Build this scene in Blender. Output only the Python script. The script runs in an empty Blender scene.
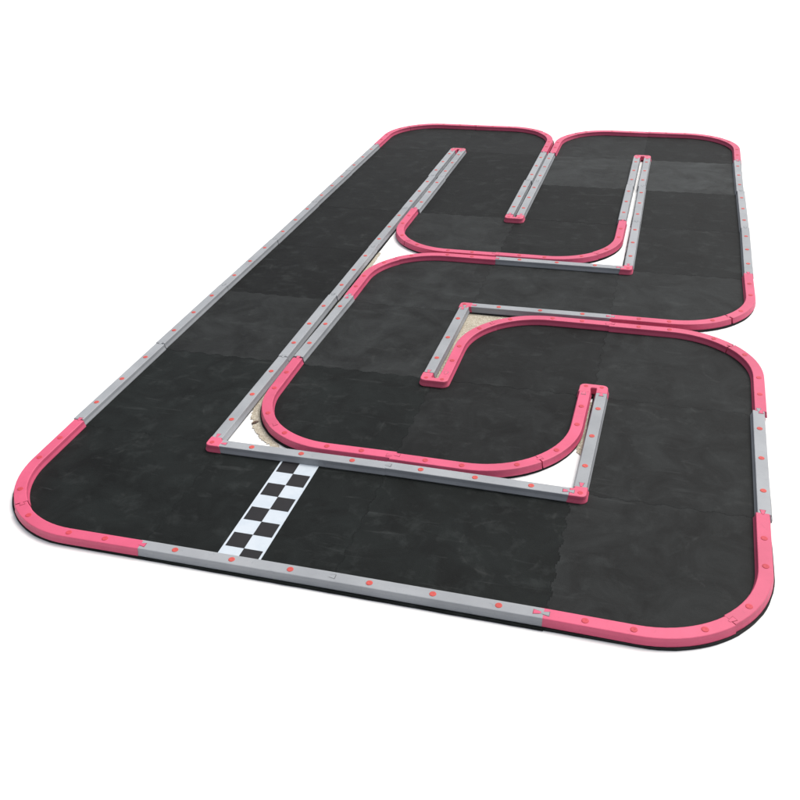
import bpy, bmesh, math, random
from mathutils import Vector, Matrix
rnd = random.Random(7)
S = 0.5                       # one foam tile is half a metre; plan coordinates below are in tiles
scene = bpy.context.scene
COL = scene.collection
rad = math.radians

# ------------------------------------------------------------------ camera
MAT_T = 0.014                 # mat thickness, barrier height (in tiles)
BAR_H = 0.041
TOP = MAT_T + BAR_H
cam_d = bpy.data.cameras.new('camera')
cam = bpy.data.objects.new('camera', cam_d); COL.objects.link(cam)
scene.camera = cam
yaw, pit, rol = -0.3036, 0.5422, 0.042
F = Vector((math.sin(yaw)*math.cos(pit), math.cos(yaw)*math.cos(pit), -math.sin(pit)))
R0 = Vector((math.cos(yaw), -math.sin(yaw), 0)); D0 = F.cross(R0)
Rr = math.cos(rol)*R0 + math.sin(rol)*D0
Dn = -math.sin(rol)*R0 + math.cos(rol)*D0
m3 = Matrix((Rr, -Dn, -F)).transposed()
cam.matrix_world = Matrix.Translation(Vector((3.3118, -2.9139, 2.8745+TOP))*S) @ m3.to_4x4()
cam_d.sensor_width = 36; cam_d.lens = 36*914.26/800
cam_d.shift_x = -1.36/800
cam_d.clip_start = 0.02; cam_d.clip_end = 400

# ------------------------------------------------------------------ sky, sun, exposure
SUN_EL, SUN_AZ = rad(58), rad(34)      # azimuth measured from +y (up the track) towards +x
w = bpy.data.worlds.new("World"); scene.world = w; w.use_nodes = True
nt = w.node_tree; bg = nt.nodes['Background']
sky = nt.nodes.new('ShaderNodeTexSky'); sky.sky_type = 'NISHITA'; sky.sun_disc = False
sky.sun_elevation = SUN_EL; sky.sun_rotation = SUN_AZ
sky.air_density = 1.0; sky.dust_density = 4.0; sky.ozone_density = 0.6
hs = nt.nodes.new('ShaderNodeHueSaturation'); hs.inputs['Saturation'].default_value = .30     # thin white cloud
nt.links.new(sky.outputs[0], hs.inputs['Color'])
nt.links.new(hs.outputs[0], bg.inputs[0]); bg.inputs[1].default_value = 0.105
sl = bpy.data.lights.new('sun', 'SUN'); sl.energy = 1.5; sl.angle = rad(28); sl.color = (1, .96, .90)
so = bpy.data.objects.new('sun', sl); COL.objects.link(so)
sd = Vector((math.sin(SUN_AZ)*math.cos(SUN_EL), math.cos(SUN_AZ)*math.cos(SUN_EL), math.sin(SUN_EL)))
so.rotation_euler = sd.to_track_quat('Z', 'Y').to_euler()
so.location = sd*20
vs = scene.view_settings
vs.view_transform = 'Standard'; vs.look = 'None'; vs.gamma = 1; vs.use_curve_mapping = False
vs.exposure = 0.68

# ------------------------------------------------------------------ materials
def newmat(name):
    m = bpy.data.materials.new(name); m.use_nodes = True
    return m, m.node_tree, m.node_tree.nodes['Principled BSDF']
def N(nt, t, **k):
    n = nt.nodes.new(t)
    for a, b in k.items(): setattr(n, a, b)
    return n
def mixc(nt, fac, a, b, mode='MIX'):
    n = N(nt, 'ShaderNodeMix', data_type='RGBA', blend_type=mode)
    for s, v in ((n.inputs[0], fac), (n.inputs[6], a), (n.inputs[7], b)):
        if hasattr(v, 'links'): nt.links.new(v, s)
        else: s.default_value = v
    return n.outputs[2]
def ramp(nt, src, p0, p1, c0=(0,0,0,1), c1=(1,1,1,1)):
    r = N(nt, 'ShaderNodeValToRGB'); e = r.color_ramp.elements
    e[0].position = p0; e[1].position = p1; e[0].color = c0; e[1].color = c1
    nt.links.new(src, r.inputs[0]); return r.outputs[0]
def noise(nt, vec, scale, detail=4, rough=.55, dist=0):
    n = N(nt, 'ShaderNodeTexNoise'); n.inputs['Scale'].default_value = scale
    n.inputs['Detail'].default_value = detail; n.inputs['Roughness'].default_value = rough
    n.inputs['Distortion'].default_value = dist
    nt.links.new(vec, n.inputs['Vector']); return n.outputs[0]
def bump(nt, b, src, strength, dist):
    n = N(nt, 'ShaderNodeBump'); n.inputs['Strength'].default_value = strength
    n.inputs['Distance'].default_value = dist; nt.links.new(src, n.inputs['Height'])
    nt.links.new(n.outputs[0], b.inputs['Normal'])
def worldpos(nt): return N(nt, 'ShaderNodeNewGeometry').outputs['Position']

def plastic(name, col, col2, rough=.5, spec=.35):
    m, t, b = newmat(name); P = worldpos(t)
    n1 = noise(t, P, 9, 5); n2 = noise(t, P, 140, 3, .7)
    c = mixc(t, ramp(t, n1, .35, .72), (*col, 1), (*col2, 1))
    c = mixc(t, ramp(t, n2, .60, .80, c1=(.35,.35,.35,1)), c, (col2[0]*.6, col2[1]*.6, col2[2]*.6, 1))
    oi = N(t, 'ShaderNodeObjectInfo')
    vj = N(t, 'ShaderNodeMapRange'); vj.inputs[3].default_value = .93; vj.inputs[4].default_value = 1.05; t.links.new(oi.outputs['Random'], vj.inputs[0])
    hv = N(t, 'ShaderNodeHueSaturation'); t.links.new(vj.outputs[0], hv.inputs['Value']); t.links.new(c, hv.inputs['Color']); c = hv.outputs[0]
    n3 = noise(t, P, 34, 6, .75, 1.2)
    c = mixc(t, ramp(t, n3, .60, .78, c1=(.42,.42,.42,1)), c, (col2[0]*.42, col2[1]*.5, col2[2]*.5, 1))
    t.links.new(c, b.inputs['Base Color'])
    b.inputs['Roughness'].default_value = rough; b.inputs['Specular IOR Level'].default_value = spec
    bump(t, b, n2, .12, .0006)
    return m
M_GREY = plastic('grey_plastic', (.300,.314,.332), (.245,.258,.276))
M_PINK = plastic('pink_plastic', (.59,.088,.172), (.50,.07,.140))
M_PINK2 = plastic('rose_plastic', (.62,.105,.185), (.54,.085,.15))
M_PLUG = plastic('red_plug', (.52,.075,.062), (.44,.055,.05), .6)
M_PLUGP = plastic('rose_plug', (.53,.050,.075), (.44,.04,.06), .6)
M_SLOT = plastic('joint_recess', (.16,.165,.175), (.12,.125,.13), .8)
M_SLOTP = plastic('pink_joint_recess', (.33,.045,.085), (.26,.035,.06), .8)

def foam():
    m, t, b = newmat('black_foam')
    P = worldpos(t); oi = N(t, 'ShaderNodeObjectInfo')
    add = N(t, 'ShaderNodeVectorMath', operation='MULTIPLY_ADD')       # each tile gets its own piece of the pattern
    comb = N(t, 'ShaderNodeCombineXYZ')
    for i in range(3): t.links.new(oi.outputs['Random'], comb.inputs[i])
    t.links.new(comb.outputs[0], add.inputs[0]); add.inputs[1].default_value = (37, 53, 11); t.links.new(P, add.inputs[2])
    V = add.outputs[0]
    big = noise(t, V, 6.5, 7, .66, .9)
    mid = noise(t, V, 15, 6, .65, .3)
    st = N(t, 'ShaderNodeMapping'); st.inputs['Scale'].default_value = (4, 26, 1); st.inputs['Rotation'].default_value = (0, 0, .5)
    t.links.new(V, st.inputs['Vector'])
    streak = noise(t, st.outputs[0], 1.3, 5, .6, 1.0)
    fine = noise(t, P, 420, 2, .7)
    base = oi.outputs['Color']
    lighter = mixc(t, 1.0, base, (1.5, 1.52, 1.53, 1), 'MULTIPLY')
    darker = mixc(t, 1.0, base, (.56, .56, .56, 1), 'MULTIPLY')
    c = mixc(t, ramp(t, big, .34, .68), darker, lighter)
    c = mixc(t, ramp(t, mid, .54, .70, c1=(.22,.22,.22,1)), c, (.050,.056,.056,1))
    c = mixc(t, ramp(t, streak, .62, .74, c1=(.30,.30,.30,1)), c, (.056,.061,.061,1))
    c = mixc(t, ramp(t, fine, .66, .80, c1=(.2,.2,.2,1)), c, (.058,.062,.062,1))
    # tyre scuffs: faint rings of several radii
    vo = N(t, 'ShaderNodeTexVoronoi', feature='F1'); vo.inputs['Scale'].default_value = 3.4
    t.links.new(V, vo.inputs['Vector'])
    ring = ramp(t, vo.outputs['Distance'], .40, .405)
    r2 = ramp(t, vo.outputs['Distance'], .412, .43, (1,1,1,1), (0,0,0,1))
    rr = N(t, 'ShaderNodeMath', operation='MULTIPLY'); t.links.new(ring, rr.inputs[0]); t.links.new(r2, rr.inputs[1])
    rm = N(t, 'ShaderNodeMath', operation='MULTIPLY'); t.links.new(rr.outputs[0], rm.inputs[0]); t.links.new(ramp(t, mid, .5, .62, c1=(.17,.17,.17,1)), rm.inputs[1])
    c = mixc(t, rm.outputs[0], c, (.055,.057,.056,1))
    t.links.new(c, b.inputs['Base Color'])
    rg = N(t, 'ShaderNodeMapRange'); rg.inputs[3].default_value = .52; rg.inputs[4].default_value = .78
    t.links.new(big, rg.inputs[0]); t.links.new(rg.outputs[0], b.inputs['Roughness'])
    b.inputs['Specular IOR Level'].default_value = .09
    h = N(t, 'ShaderNodeMath', operation='MULTIPLY_ADD'); t.links.new(mid, h.inputs[0]); h.inputs[1].default_value = 2.5; t.links.new(fine, h.inputs[2])
    bump(t, b, h.outputs[0], .30, .0016)
    return m
M_FOAM = foam()

def ground_mat():
    m, t, b = newmat('white_floor'); P = worldpos(t)
    n = noise(t, P, 3, 4)
    t.links.new(mixc(t, n, (.86,.86,.86,1), (.88,.88,.88,1)), b.inputs['Base Color'])
    b.inputs['Roughness'].default_value = .9; b.inputs['Specular IOR Level'].default_value = .1
    return m
M_GROUND = ground_mat()
def concrete():
    m, t, b = newmat('speckled_concrete'); P = worldpos(t)
    n = noise(t, P, 90, 5, .7); v = noise(t, P, 260, 3, .8); l = noise(t, P, 9, 4)
    c = mixc(t, ramp(t, l, .3, .7), (.34,.30,.23,1), (.42,.38,.30,1))
    c = mixc(t, ramp(t, n, .5, .68), c, (.26,.22,.16,1))
    c = mixc(t, ramp(t, v, .52, .60), c, (.62,.59,.50,1))
    c = mixc(t, ramp(t, noise(t, P, 480, 2, .8), .60, .66), c, (.14,.12,.09,1))
    t.links.new(c, b.inputs['Base Color']); b.inputs['Roughness'].default_value = .95
    bump(t, b, v, .5, .002)
    return m
M_CONC = concrete()
def vinyl(name, col, col2):
    m, t, b = newmat(name); P = worldpos(t)
    n = noise(t, P, 24, 5, .65); f = noise(t, P, 300, 3, .7)
    c = mixc(t, ramp(t, n, .4, .75), (*col, 1), (*col2, 1))
    c = mixc(t, ramp(t, f, .62, .8, c1=(.4,.4,.4,1)), c, (col2[0]*.7, col2[1]*.7, col2[2]*.7, 1))
    t.links.new(c, b.inputs['Base Color']); b.inputs['Roughness'].default_value = .45
    b.inputs['Specular IOR Level'].default_value = .3; bump(t, b, n, .1, .001)
    return m
M_VW = vinyl('white_vinyl', (.50,.55,.60), (.44,.50,.56))
M_VB = vinyl('black_vinyl', (.008,.0075,.009), (.012,.011,.012))
M_LEAF = vinyl('dry_leaf', (.12,.07,.045), (.06,.035,.03))

# ------------------------------------------------------------------ mesh helpers
def mkobj(name, verts, faces, mat, parent=None, smooth=False, fm=None):
    me = bpy.data.meshes.new(name); me.from_pydata([(x*S, y*S, z*S) for x, y, z in verts], [], faces)
    for mt in (mat if isinstance(mat, (list, tuple)) else [mat]): me.materials.append(mt)
    if fm:
        for p, i in zip(me.polygons, fm): p.material_index = i
    bm = bmesh.new(); bm.from_mesh(me); bmesh.ops.recalc_face_normals(bm, faces=bm.faces[:]); bm.to_mesh(me); bm.free()
    if smooth:
        for p in me.polygons: p.use_smooth = True
    o = bpy.data.objects.new(name, me); COL.objects.link(o)
    if parent: o.parent = parent
    return o
def tag(o, label=None, cat=None, group=None, kind=None):
    if label: o['label'] = label
    if cat: o['category'] = cat
    if group: o['group'] = group
    if kind: o['kind'] = kind
    return o
# barrier cross-section (across, up)
PROF = [(-.0405,0),(-.0405,.0045),(-.0392,.0075),(-.0352,.0190),(-.0346,.0215),(-.0332,.0360),(-.0322,.0396),(-.0295,.0410),
        (.0295,.0410),(.0322,.0396),(.0332,.0360),(.0346,.0215),(.0352,.0190),(.0392,.0075),(.0405,.0045),(.0405,0)]
def sweep(path):
    """path: list of (x, y); returns verts, faces of the barrier body with rounded-over ends"""
    n = len(path); V = []; Fc = []
    k = len(PROF)
    for i, (x, y) in enumerate(path):
        a = path[max(i-1, 0)]; b = path[min(i+1, n-1)]
        tx, ty = b[0]-a[0], b[1]-a[1]; L = math.hypot(tx, ty); tx /= L; ty /= L
        for (s, z) in PROF: V.append((x-ty*s, y+tx*s, z))
    for i in range(n-1):
        for j in range(k):
            a = i*k+j; b = i*k+(j+1) % k
            Fc.append((a, b, b+k, a+k))
    Fc.append(tuple(range(k))); Fc.append(tuple(range((n-1)*k, n*k)))
    return V, Fc
def ends(path, e=.0022):
    """ease the section in slightly at both ends so a joint reads as a fine groove"""
    return path
def plug(parent, x, y, mat, rr=.0165):
    prof = [(0,.0004),(.20,.0004),(.28,.0009),(.60,.0010),(.72,.0006),(.80,.0008),(.95,.0004),(1.0,-.0030)]
    n = 20; V = [(0, 0, prof[0][1]+.001)]; Fc = []
    for (r, z) in prof[1:]:
        for i in range(n):
            a = 2*math.pi*i/n; V.append((r*rr*math.cos(a), r*rr*math.sin(a), z+.001))
    for i in range(n): Fc.append((0, 1+i, 1+(i+1) % n))
    for q in range(len(prof)-2):
        for i in range(n):
            a = 1+q*n+i; b = 1+q*n+(i+1) % n; Fc.append((a, b, b+n, a+n))
    o = mkobj('screw_plug', V, Fc, mat, parent, smooth=True)
    o.location = (x*S, y*S, BAR_H*S); return o
def tab(parent, x, y, ang, mat, slotmat):
    """dovetail tongue that locks over the neighbouring piece, with its dark recess line"""
    def trap(l, w0, w1, z0, z1, off):
        z0, z1 = z0, z1
        q = [(off, -w0), (l, -w1), (l, w1), (off, w0)]
        V = [(a, b, z0) for a, b in q]+[(a, b, z1) for a, b in q]
        return V, [(0,1,2,3),(4,5,6,7),(0,1,5,4),(1,2,6,5),(2,3,7,6),(3,0,4,7)]
    V, Fc = trap(.0275, .0085, .0155, -.006, .0006, -.002)
    r = mkobj('tab_recess', V, Fc, slotmat, parent)
    V, Fc = trap(.0245, .0055, .0120, -.005, .0014, -.008)
    o = mkobj('locking_tab', V, Fc, mat, parent)
    for q in (r, o):
        q.location = (x*S, y*S, BAR_H*S); q.rotation_euler = (0, 0, ang)
    return o

# ------------------------------------------------------------------ prototypes
def proto_grey():
    h = .498
    path = [(-h+2*h*i/12, 0) for i in range(13)]
    V, Fc = sweep(path)
    o = mkobj('straight_barrier', V, Fc, M_GREY)
    for x in (-.3, 0, .3): plug(o, x, 0, M_PLUG)
    tab(o, h, 0, 0, M_GREY, M_SLOT)
    return o
CC, RA, E0 = .585, .54, .045
def proto_pink(half):
    # local frame: cell centre is the origin, the rounded corner is the lower left one
    pts = [(E0, .998), (E0, .9), (E0, .8), (E0, .7), (E0, .62)]
    a_end = 45 - .18
    pts += [(CC-RA*math.cos(rad(a)), CC-RA*math.sin(rad(a))) for a in [a_end*i/10 for i in range(11)]]
    caps = [(E0, .8), (E0, .595), (CC-RA*math.cos(rad(31)), CC-RA*math.sin(rad(31)))]
    if half == 'B': pts = [(y, x) for x, y in pts]; caps = [(y, x) for x, y in caps]
    pts = [(x-.5, y-.5) for x, y in pts]; caps = [(x-.5, y-.5) for x, y in caps]
    V, Fc = sweep(pts)
    o = mkobj('curved_barrier', V, Fc, M_PINK)
    for x, y in caps: plug(o, x, y, M_PLUGP)
    if half == 'A':
        tab(o, pts[0][0], pts[0][1], rad(90), M_PINK, M_SLOTP)
        tab(o, pts[-1][0], pts[-1][1], rad(-45), M_PINK, M_SLOTP)
    else:
        tab(o, pts[0][0], pts[0][1], 0, M_PINK, M_SLOTP)
    return o
def copy_thing(src):
    o = src.copy(); COL.objects.link(o)
    for ch in src.children:
        c = ch.copy(); COL.objects.link(c); c.parent = o
    return o
PG = proto_grey(); PA = proto_pink('A'); PB = proto_pink('B')
used = set()
def take(p):
    if p.name in used: return copy_thing(p)
    used.add(p.name); return p

# small measured offsets of the real pieces: (across, along, turn)
ADJ = {(1,0,'B'):(0.0048,-0.0014,0.0102),(2,0,'B'):(-0.0073,0.0009,0.0000),(0,1,'L'):(-0.0035,-0.0065,0.0000),(0,2,'L'):(-0.0073,0.0032,-0.0017),(0,3,'L'):(-0.0027,0.0000,-0.0092),(0,4,'L'):(0.0030,-0.0089,0.0022),(0,5,'L'):(-0.0020,-0.0091,0.0000),(0,6,'L'):(-.006,-.005,.0),(0,1,'R'):(0.0035,-0.0003,0.0016),(0,2,'R'):(-0.0044,0.0068,0.0103),(0,3,'R'):(-0.0036,-0.0068,0.0060),(0,4,'R'):(-0.0040,-0.0228,-0.0153),(0,5,'R'):(0.0013,-0.0254,-0.0091),(0,6,'R'):(-0.0066,-0.0398,0.0000),(1,2,'L'):(0.0205,0.0313,-0.0294),(1,0,'T'):(-0.0001,0.0016,0.0153),(2,0,'T'):(-0.0121,0.0032,-0.0164),(3,1,'L'):(0.0009,-0.0016,-0.0226),(3,1,'R'):(-0.0081,-0.0189,-0.0176),(3,4,'R'):(0.0080,0.0228,-0.0044),(3,5,'R'):(0.0019,0.0124,0.0143),(3,6,'R'):(-.012,-.002,.01),(2,3,'B'):(0.0168,0.0102,0.0264),(2,3,'T'):(.01,.002,0),(1,2,'R'):(0.0107,0.0071,-0.0081),(3,6,'L'):(-0.0030,-0.0115,-0.0017),(3,5,'L'):(0.0085,0.0024,0.0165),(3,4,'L'):(0.0173,0.0028,0.0154),(2,6,'R'):(-0.0200,-0.0184,0.0035),(2,5,'R'):(-0.0225,0.0291,0.0033),(1,6,'R'):(-0.0079,-0.0232,0.0000),(1,5,'R'):(-0.0163,-0.0038,0.0030),(1,5,'L'):(.015,-.035,0),(1,6,'L'):(.010,-.065,0),(2,6,'L'):(-0.0099,-0.0461,0.0000),(2,5,'L'):(-0.0111,-0.0262,-0.0027),
(0,0,'A'):(0.0102,-0.0006,0.0155),(0,0,'B'):(0.0206,-0.0183,0.0204),(1,4,'A'):(-0.0021,-0.0072,-0.0036),(1,4,'B'):(0,-.002,0),(2,4,'B'):(-.008,-.003,0),(1,3,'A'):(0.0278,-0.0097,0.0020),(1,3,'B'):(.02,-.005,0),(3,3,'A'):(0.0129,0.0259,0.0188),(3,3,'B'):(-0.0031,0.0136,0.0037),(3,2,'A'):(0.0171,-0.0203,-0.0267),(3,2,'B'):(0.0108,-0.0159,0.0091),(2,4,'A'):(-0.0170,0.0143,0.0000),(2,1,'A'):(-0.002,0.010,0.0),(2,1,'B'):(-0.0088,0.0029,-0.0156),(3,0,'A'):(-0.0263,0.0050,-0.0136),(3,0,'B'):(-0.0305,-0.0090,-0.0218),(1,1,'A'):(.0201,.012,.01),(1,1,'B'):(0.0181,0.0164,0.0200),(2,2,'A'):(0.0214,-0.0077,0.0029),(2,2,'B'):(0.0355,-0.0087,0.0000),
(0,7,'A'):(-.01,0,0),(0,7,'B'):(-.006,.012,0),(1,7,'A'):(-.01,-.012,0),(1,7,'B'):(-.005,.008,0),(2,7,'A'):(.0,-.03,0),(2,7,'B'):(0,-.004,0),(3,7,'A'):(-.012,-.005,0),(3,7,'B'):(-.006,-.006,0)}
def pair_blend():
    done = {}
    for (a, b, s) in list(ADJ):
        if s == 'A':
            A, B = ADJ[(a, b, 'A')], ADJ[(a, b, 'B')]
            m = [(p+q)/2 for p, q in zip(A, B)]
            for k, v in (('A', A), ('B', B)): done[(a, b, k)] = tuple(.70*p+.30*q for p, q in zip(m, v))
    ADJ.update(done)
pair_blend()
def adj(c, r, s, along_damp=.8):
    dx, dy, th = ADJ.get((c, r, s), (0, 0, 0))
    if s in 'LR': dy *= along_damp
    elif s in 'BT': dx *= along_damp
    if s in 'LRBT': th *= .6
    else: th *= .75
    return dx, dy, th

# ------------------------------------------------------------------ the lap
PATH = [(0,0)]+[(0,i) for i in range(1,8)]+[(1,7),(1,6),(1,5),(1,4),(2,4),(2,5),(2,6),(2,7),(3,7),(3,6),(3,5),(3,4),(3,3),(2,3),(1,3),(1,2),(1,1),(2,1),(2,2),(3,2),(3,1),(3,0),(2,0),(1,0)]
NB = {}
for i, c in enumerate(PATH):
    a, b = PATH[i-1], PATH[(i+1) % len(PATH)]
    NB[c] = {(a[0]-c[0], a[1]-c[1]), (b[0]-c[0], b[1]-c[1])}
DIR = {'L': (-1,0), 'R': (1,0), 'B': (0,-1), 'T': (0,1)}
PLACE = {(0,0):'at the near left corner of the track',(0,7):'at the far left corner of the track',(1,7):'at the far middle, left of the notch',
(2,7):'at the far middle, right of the notch',(3,7):'at the far right corner of the track',(1,4):'in the left bend of the far U loop',
(2,4):'in the right bend of the far U loop',(3,3):'in the right edge bend halfway up the track',(1,3):'in the rounded upper left bend of the middle loop',
(1,1):'in the rounded lower left bend of the middle loop',(2,1):'in the bend left of the near right post',(2,2):'in the bend beside the beige triangle',
(3,2):'in the right edge bend just below halfway',(3,0):'at the near right corner of the track',
(2,3):'in the short middle straight across the track',(1,2):'in the short left side of the middle loop',(3,1):'at the near end of the right edge',
(1,0):'in the front straight',(2,0):'in the front straight, right of the finish line'}
ORD = ['nearest','second nearest','third nearest','fourth nearest','fifth nearest','farthest']
def pos_text(c):
    if c in PLACE and c not in ((1,0),): return PLACE[c]
    u, v = c
    if c == (1,0): return 'in the front straight, crossed by the chequered finish line'
    if u == 0: return ('%s of six straight ones in the long left lane' % ORD[v-1])
    if u == 3: return ('%s of three in the upper right lane' % ['nearest','middle','farthest'][v-4])
    return '%s half of the %s arm of the far U loop' % ('nearer' if v == 5 else 'farther', 'left' if u == 1 else 'right')

# tone of every foam tile as the photograph shows it, dust and sheen both put into its base colour
TONE = {(0,0):.0090,(0,1):.0100,(0,2):.0185,(0,3):.0080,(0,4):.0090,(0,5):.0100,(0,6):.0105,(0,7):.0130,
(1,7):.0120,(1,6):.0080,(1,5):.0085,(1,4):.0190,(2,4):.0105,(2,5):.0090,(2,6):.0270,(2,7):.0190,(3,7):.0110,(3,6):.0330,(3,5):.0110,(3,4):.0125,
(3,3):.0200,(2,3):.0185,(1,3):.0200,(1,2):.0190,(1,1):.0090,(2,1):.0125,(2,2):.0120,(3,2):.0165,(3,1):.0160,(3,0):.0165,(2,0):.0085,(1,0):.0090}

def teeth(n=16, depth=.0075, seed=0):
    """jigsaw profile along 0..1: list of (t, offset)"""
    r = random.Random(seed); P = [(0, 0)]
    for i in range(n):
        s = depth if i % 2 else -depth
        t0 = (i+.18)/n; t1 = (i+.82)/n
        a = .003
        P += [(t0+a, 0), (t0-a*.6, s), (t1+a*.6, s), (t1-a, 0)]
    P.append((1, 0)); return P
TEDGE = {(3,0): {'R': .026, 'B': -.002}, (3,1): {'R': .014, 'L': .004}, (3,3): {'R': .004, 'B': .014}, (3,2): {'R': .010, 'T': .010},
 (2,4): {'R': .020}, (2,5): {'R': .028}, (2,6): {'R': .028}, (3,4): {'R': .012, 'L': .016}, (3,5): {'R': .012, 'L': .012}, (3,6): {'R': .014, 'L': .004}, (3,7): {'R': .014},
 (1,1): {'L': .020, 'B': .016}, (1,2): {'L': .018}, (0,1): {'R': .010}, (0,0): {'L': .004}, (2,1): {'R': .012, 'B': .012}, (2,2): {'L': .022}}
def tile_outline(c):
    u, v = c
    e = {}
    for s, d in DIR.items():
        if d in NB[c]: e[s] = None
        else:
            outer = (s == 'L' and u == 0) or (s == 'R' and u == 3) or (s == 'B' and v == 0) or (s == 'T' and v == 7)
            e[s] = -.006 if outer else .004
    e.update({k: v for k, v in TEDGE.get(c, {}).items() if e[k] is not None})
    walls = ''.join(s for s in 'LRBT' if e[s] is not None)
    G = .00025
    # corners of this tile
    xl = u+(e['L'] if e['L'] is not None else G); xr = u+1-(e['R'] if e['R'] is not None else G)
    yb = v+(e['B'] if e['B'] is not None else G); yt = v+1-(e['T'] if e['T'] is not None else G)
    out = []
    corner = len(walls) == 2 and walls not in ('LR', 'BT')
    rc = CC+.004
    def shared(s):
        d = DIR[s]; o = (u+d[0], v+d[1])
        key = (min(c, o), max(c, o)); seed = hash(key) % 1000
        return teeth()
    def edge(s):                       # counter-clockwise: B, R, T, L
        if e[s] is not None:
            n = 14; res = []
            for i in range(n):
                t = i/n
                j = rnd.uniform(-.0012, .0012)
                if s == 'B': res.append((xl+(xr-xl)*t, yb+j))
                if s == 'R': res.append((xr+j, yb+(yt-yb)*t))
                if s == 'T': res.append((xr-(xr-xl)*t, yt+j))
                if s == 'L': res.append((xl+j, yt-(yt-yb)*t))
            return res
        T = shared(s); res = []
        if s in 'TL': T = [(1-t, o) for t, o in reversed(T)][::-1]
        # same world-space profile for both partners
        T0 = teeth()
        seq = T0 if s in 'BR' else T0[::-1]
        lo, hi = (xl-u, xr-u) if s in 'BT' else (yb-v, yt-v)
        mid = [(t, o) for t, o in seq if lo+.02 < t < hi-.02]
        while mid and abs(mid[0][1]) > 1e-9: mid.pop(0)
        while mid and abs(mid[-1][1]) > 1e-9: mid.pop()
        seq = ([(lo, 0)]+mid+[(hi, 0)]) if s in 'BR' else ([(hi, 0)]+mid+[(lo, 0)])
        for (t, o) in seq:
            if s in 'BT':
                x = min(max(u+t, xl), xr); y = (v if s == 'B' else v+1)+o
                y += G if s == 'B' else -G
                res.append((x, y))
            else:
                y = min(max(v+t, yb), yt); x = (u if s == 'L' else u+1)+o
                x += G if s == 'L' else -G
                res.append((x, y))
        return res[:-1]
    for s in 'BRTL': out += edge(s)
    if corner:                          # cut the rounded corner away
        cx = u+(rc if 'L' in walls else 1-rc); cy = v+(rc if 'B' in walls else 1-rc)
        sx = -1 if 'L' in walls else 1; sy = -1 if 'B' in walls else 1
        ex = xl if 'L' in walls else xr; ey = yb if 'B' in walls else yt
        rx, ry = abs(ex-cx), abs(ey-cy)
        keep = [p for p in out if not ((p[0]-cx)*sx > 1e-6 and (p[1]-cy)*sy > 1e-6)]
        arc = []
        for i in range(25):
            a = math.pi/2*i/24; j = rnd.uniform(-.001, .001)
            arc.append((cx+sx*(rx+j)*math.cos(a), cy+sy*(ry+j)*math.sin(a)))
        # order the arc so it follows counter-clockwise
        if sx*sy < 0: arc = arc[::-1]
        # insert where the outline was interrupted
        idx = None
        for i in range(len(out)):
            p = out[i]; q = out[(i+1) % len(out)]
            pin = p in keep; qin = q in keep
            if pin and not qin: idx = keep.index(p); break
        out = keep[:idx+1]+arc+keep[idx+1:]
    # drop duplicates
    res = []
    for p in out:
        if not res or math.hypot(p[0]-res[-1][0], p[1]-res[-1][1]) > 1e-4: res.append(p)
    if math.hypot(res[0][0]-res[-1][0], res[0][1]-res[-1][1]) < 1e-4: res.pop()
    return res
def offset_poly(P, d):
    n = len(P); out = []
    for i in range(n):
        ax, ay = P[i-1]; bx, by = P[i]; cx, cy = P[(i+1) % n]
        n1 = Vector((-(by-ay), bx-ax)).normalized(); n2 = Vector((-(cy-by), cx-bx)).normalized()
        m = (n1+n2); L = m.length
        if L < .2: m = n1
        else: m = m/L; m = m/max(.5, m.dot(n1))
        out.append((bx+m.x*d, by+m.y*d))
    return out
def rings(P, levels):
    """levels: (z, inset) from the bottom up; P counter-clockwise"""
    V = []; Fc = []; n = len(P)
    for z, d in levels:
        V += [(x, y, z) for x, y in (offset_poly(P, d) if d else P)]
    for k in range(len(levels)-1):
        for i in range(n): Fc.append((k*n+i, k*n+(i+1) % n, (k+1)*n+(i+1) % n, (k+1)*n+i))
    Fc.append(tuple(range(n))[::-1]); Fc.append(tuple(range((len(levels)-1)*n, len(levels)*n)))
    return V, Fc
for c in PATH:
    P = tile_outline(c); cx, cy = c[0]+.5, c[1]+.5
    P = [(x-cx, y-cy) for x, y in P]
    V, Fc = rings(P, [(0, 0), (MAT_T-.0007, 0), (MAT_T, .0005)])
    o = mkobj('foam_mat_tile', V, Fc, M_FOAM)
    o.location = (cx*S, cy*S, rnd.uniform(.0001, .0006)*S)
    k = TONE[c]; tint = (.88, 1.06, 1.04) if c in ((1,0),(2,0),(0,0),(0,1),(1,1)) else (.96, 1.03, 1.04)
    o.color = (k*tint[0], k*tint[1], k*tint[2], 1)
    tag(o, 'black foam mat tile '+pos_text(c), 'foam mat', 'black interlocking foam tiles of the track floor')

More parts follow.
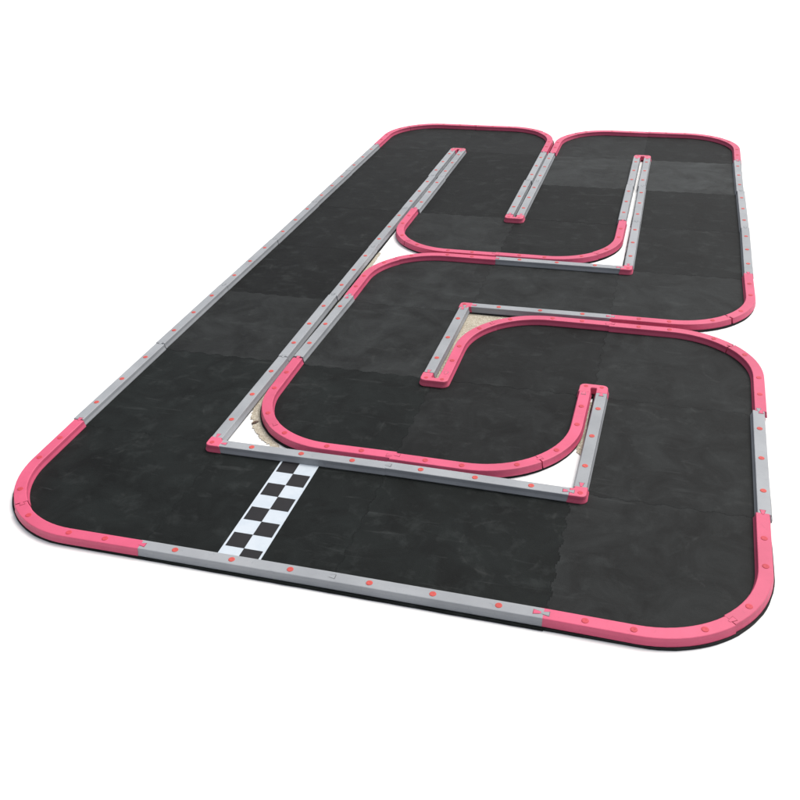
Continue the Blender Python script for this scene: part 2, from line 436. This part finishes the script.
# ------------------------------------------------------------------ barriers
def wall_text(c, s):
    u, v = c
    if u == 0 and s == 'L': return 'on the outer left edge, %s of six' % ORD[v-1]
    if u == 0 and s == 'R': return 'along the inner side of left lane, %s of six' % ORD[v-1]
    if s == 'B' and v == 0: return 'on the front edge, ' + ('touching the chequered finish line' if u == 1 else 'next to the near right pink corner')
    if s == 'T' and v == 0: return 'on the inner side of the front straight, ' + ('touching chequered line' if u == 1 else 'ending at right pink post')
    if c == (2,3): return 'in mid track, ' + ('ending at the upper right pink post' if s == 'T' else 'starting above the beige triangle')
    if c == (1,2): return ('left of the middle loop, between two pink curves' if s == 'L' else 'on the short wall left of the beige triangle')
    if c == (3,1): return ('between the near right pink post and a pink end cap' if s == 'L' else 'on the right edge between the two lower pink curves')
    if u == 3: return ('on the upper right outer edge, ' if s == 'R' else 'on the left of the upper right lane, ')+['nearest','middle','farthest'][v-4]+' of three'
    side = {(1,'L'):'outer left wall of the far U loop',(1,'R'):'left side of far loop divider',
            (2,'L'):'right side of far loop divider',(2,'R'):'outer right wall of the far U loop'}[(u, s)]
    return 'on the %s, %s of two' % (side, 'nearer' if v == 5 else 'farther')
zj = 0
def zjit():
    global zj; zj += 1
    return (MAT_T + .0007 + (zj % 7)*.00012)*S
for c in PATH:
    u, v = c; nb = NB[c]; walls = [s for s in 'LRBT' if DIR[s] not in nb]
    if set(walls) in ({'L','R'}, {'B','T'}):
        for s in walls:
            o = take(PG); dx, dy, th = adj(u, v, s)
            px, py, a = {'L': (u+E0, v+.5, 90), 'R': (u+1-E0, v+.5, 90), 'B': (u+.5, v+E0, 0), 'T': (u+.5, v+1-E0, 0)}[s]
            o.location = ((px+dx)*S, (py+dy)*S, zjit()); o.rotation_euler = (0, 0, rad(a)+th)
            tag(o, 'grey straight barrier '+wall_text(c, s), 'barrier', 'grey straight track barriers')
    else:
        rot = {'LB': 0, 'RB': 90, 'RT': 180, 'LT': 270}[''.join(sorted(walls, key='LRBT'.index))]
        for s in 'AB':
            # after turning by 90 or 270 degrees the halves swap sides
            src = s if rot in (0, 180) else ('B' if s == 'A' else 'A')
            o = take(PA if src == 'A' else PB); dx, dy, th = adj(u, v, s)
            o.location = ((u+.5+dx)*S, (v+.5+dy)*S, zjit()); o.rotation_euler = (0, 0, rad(rot)+th)
            side = ('left' if 'L' in walls else 'right') if s == 'A' else ('near' if 'B' in walls else 'far')
            tag(o, 'pink curved barrier, %s side piece, %s' % (side, pos_text(c)), 'barrier', 'pink curved track barriers')

# ---- rounded end caps and corner posts
def rounded(pts_r, seg=7):
    """closed outline (counter-clockwise) with a radius per corner"""
    out = []; n = len(pts_r)
    for i in range(n):
        x, y, r = pts_r[i]
        if r <= 0: out.append((x, y)); continue
        a = Vector(pts_r[i-1][:2])-Vector((x, y)); b = Vector(pts_r[(i+1) % n][:2])-Vector((x, y))
        a.normalize(); b.normalize()
        p0 = Vector((x, y))+a*r; p1 = Vector((x, y))+b*r; cc = Vector((x, y))+(a+b)*r
        a0 = math.atan2(p0.y-cc.y, p0.x-cc.x); a1 = math.atan2(p1.y-cc.y, p1.x-cc.x)
        d = (a1-a0+math.pi) % (2*math.pi)-math.pi
        for k in range(seg+1):
            t = a0+d*k/seg; out.append((cc.x+r*math.cos(t), cc.y+r*math.sin(t)))
    return out
LV = [(0,-.0008),(.0045,-.0008),(.0075,.0005),(.0195,.0045),(.0360,.0066),(.0400,.0080),(.0419,.0112)]
def end_cap(x, y, spacing, facing, label, legl=.062):
    """U-shaped cap: legs point along +y in local space towards the barriers"""
    h = spacing/2; wo = h+.0405; wi = max(h-.0405, .006)
    P = rounded([(-wo,-.052,.042),(wo,-.052,.042),(wo,legl,0),(wi,legl,0),(wi,.004,.003),(-wi,.004,.003),(-wi,legl,0),(-wo,legl,0)])
    V, Fc = rings(P, LV); o = mkobj('end_cap', V, Fc, M_PINK2)
    for s in (-1, 1):
        plug(o, s*h*.92, -.014, M_PLUGP, .014)
        tab(o, s*h, legl, rad(90), M_PINK2, M_SLOT)
    o.location = (x*S, y*S, zjit()); o.rotation_euler = (0, 0, facing)
    tag(o, label, 'end cap', 'pink rounded end caps of the double barriers'); return o
#          x,  y, spacing, rotation, label
end_cap(1.003, 6.950, .098, rad(180), 'small pink rounded end cap at the far tip of the long double grey barrier')
end_cap(1.990, 4.935, .100, 0, 'pink rounded end cap at the near tip of the central divider in the far loop')
end_cap(2.990, 6.990, .105, rad(180), 'pink rounded end cap at the far tip of the right hand double barrier')
end_cap(2.015, 1.950, .112, 0, 'pink rounded end cap at the near tip of the short wall left of beige triangle')
end_cap(3.000, 2.035, .104, rad(180), 'pink rounded end cap on the tip of the short barrier above the right post')
def post(x, y, rot, label):
    P = rounded([(-.0415,-.0415,.036),(.062,-.0415,0),(.062,.0405,0),(.0405,.0405,.002),(.0405,.062,0),(-.0415,.062,0)])
    V, Fc = rings(P, LV); o = mkobj('corner_post', V, Fc, M_PINK2)
    plug(o, -.002, -.002, M_PLUGP, .015)
    tab(o, .062, 0, 0, M_PINK2, M_SLOT); tab(o, 0, .062, rad(90), M_PINK2, M_SLOT)
    o.location = (x*S, y*S, zjit()); o.rotation_euler = (0, 0, rot)
    tag(o, label, 'corner post', 'pink corner posts joining grey barriers'); return o
post(.957, .950, 0, 'pink corner post at the left end of the front straight, left of the finish line')
post(3.043, .953, rad(90), 'pink corner post nearest the right end of the front straight')
post(3.062, 3.952, rad(90), 'pink corner post in the upper right, where two grey barriers meet')
post(1.962, 3.045, rad(-90), 'pink corner post at the tip of the beige speckled triangle')

# ------------------------------------------------------------------ finish line strip
def strip():
    x0, x1, y0, y1 = 1.390, 1.617, .012, .975
    t = bpy.data.objects.new('finish_line', None); COL.objects.link(t); t.location = (1.49*S, .5*S, MAT_T*S+.0004)
    def box(name, rects, z0, z1, mat):
        V = []; Fc = []
        for (a, b, c, d) in rects:
            k = len(V); q = [(a, c), (b, c), (b, d), (a, d)]
            V += [(x-1.49, y-.5, z0) for x, y in q]+[(x-1.49, y-.5, z1) for x, y in q]
            Fc += [(k,k+3,k+2,k+1),(k+4,k+5,k+6,k+7)]+[(k+i, k+(i+1) % 4, k+4+(i+1) % 4, k+4+i) for i in range(4)]
        return mkobj(name, V, Fc, mat, t)
    box('white_band', [(x0, x1, y0, y1)], 0, .0012, M_VW)
    xi0, xm, xi1 = 1.402, 1.5035, 1.605
    p = .1068; top = .922; sq = []
    for k in range(9):
        a, b = top-(k+1)*p, top-k*p
        a = max(a, y0+.002)
        sq.append((xi0, xm, a, b) if k % 2 == 0 else (xm, xi1, a, b))
    box('black_squares', sq, .0014, .0022, M_VB)
    tag(t, 'black and white chequered finish line strip lying across the front straight', 'finish line')
strip()

# ------------------------------------------------------------------ ground, bare concrete showing in the gaps
g = mkobj('ground', [(-300,-300,0),(300,-300,0),(300,300,0),(-300,300,0)], [(0,1,2,3)], M_GROUND)
tag(g, kind='structure')
def ragged(pts, z, amp=.010, step=.012):
    out = []
    for i in range(len(pts)):
        a = Vector(pts[i]); b = Vector(pts[(i+1) % len(pts)]); n = max(1, int((b-a).length/step))
        for k in range(n):
            p = a+(b-a)*k/n; out.append((p.x+rnd.uniform(-amp, amp), p.y+rnd.uniform(-amp, amp), z))
    o = mkobj('bare_ground', out, [tuple(range(len(out)))], M_CONC)
    for p in o.data.polygons:
        if p.normal.z < 0: o.data.flip_normals(); break
    tag(o, kind='structure')
ragged([(1.99,2.02),(2.05,2.02),(2.06,2.5),(2.16,2.74),(2.30,2.88),(2.50,2.96),(2.62,3.02),(1.99,3.01)], .004, .004)
ragged([(.985,1.62),(1.035,1.62),(1.045,1.48),(1.085,1.36),(1.15,1.24),(1.24,1.14),(1.33,1.06),(1.29,1.04),(1.20,1.10),(1.11,1.18),(1.04,1.30),(1.00,1.38),(.97,1.50)], .004, .012)
ragged([(.975,4.02),(1.02,4.00),(1.03,3.82),(1.03,3.55),(.99,3.50)], .004, .006)
ragged([(.985,2.02),(1.03,2.02),(1.035,3.46),(.985,3.42)], .0045, .003)
ragged([(2.972,1.40),(3.01,1.36),(3.012,1.95),(2.975,1.95)], .004, .004)
def leaf(x, y, a, s, label):
    V = []; Fc = []; n = 9
    for i in range(n+1):
        t = i/n; wv = .010*math.sin(math.pi*t)**.7*(1+.3*rnd.uniform(-1,1)); z = .004+.006*math.sin(3*t)
        V += [(t*.06-.03, -wv, z), (t*.06-.03, 0, z+.002), (t*.06-.03, wv, z+.001)]
    for i in range(n):
        k = i*3; Fc += [(k,k+3,k+4,k+1),(k+1,k+4,k+5,k+2)]
    o = mkobj('dry_leaf', V, Fc, M_LEAF); md = o.modifiers.new('thick', 'SOLIDIFY'); md.thickness = .0006
    o.location = (x*S, y*S, .002*S); o.rotation_euler = (0, 0, a); o.scale = (s, s, s)
    tag(o, label, 'leaf')
leaf(1.075, 1.27, .9, .9, 'small dark dry leaf on the white ground beside the lower left pink bend')
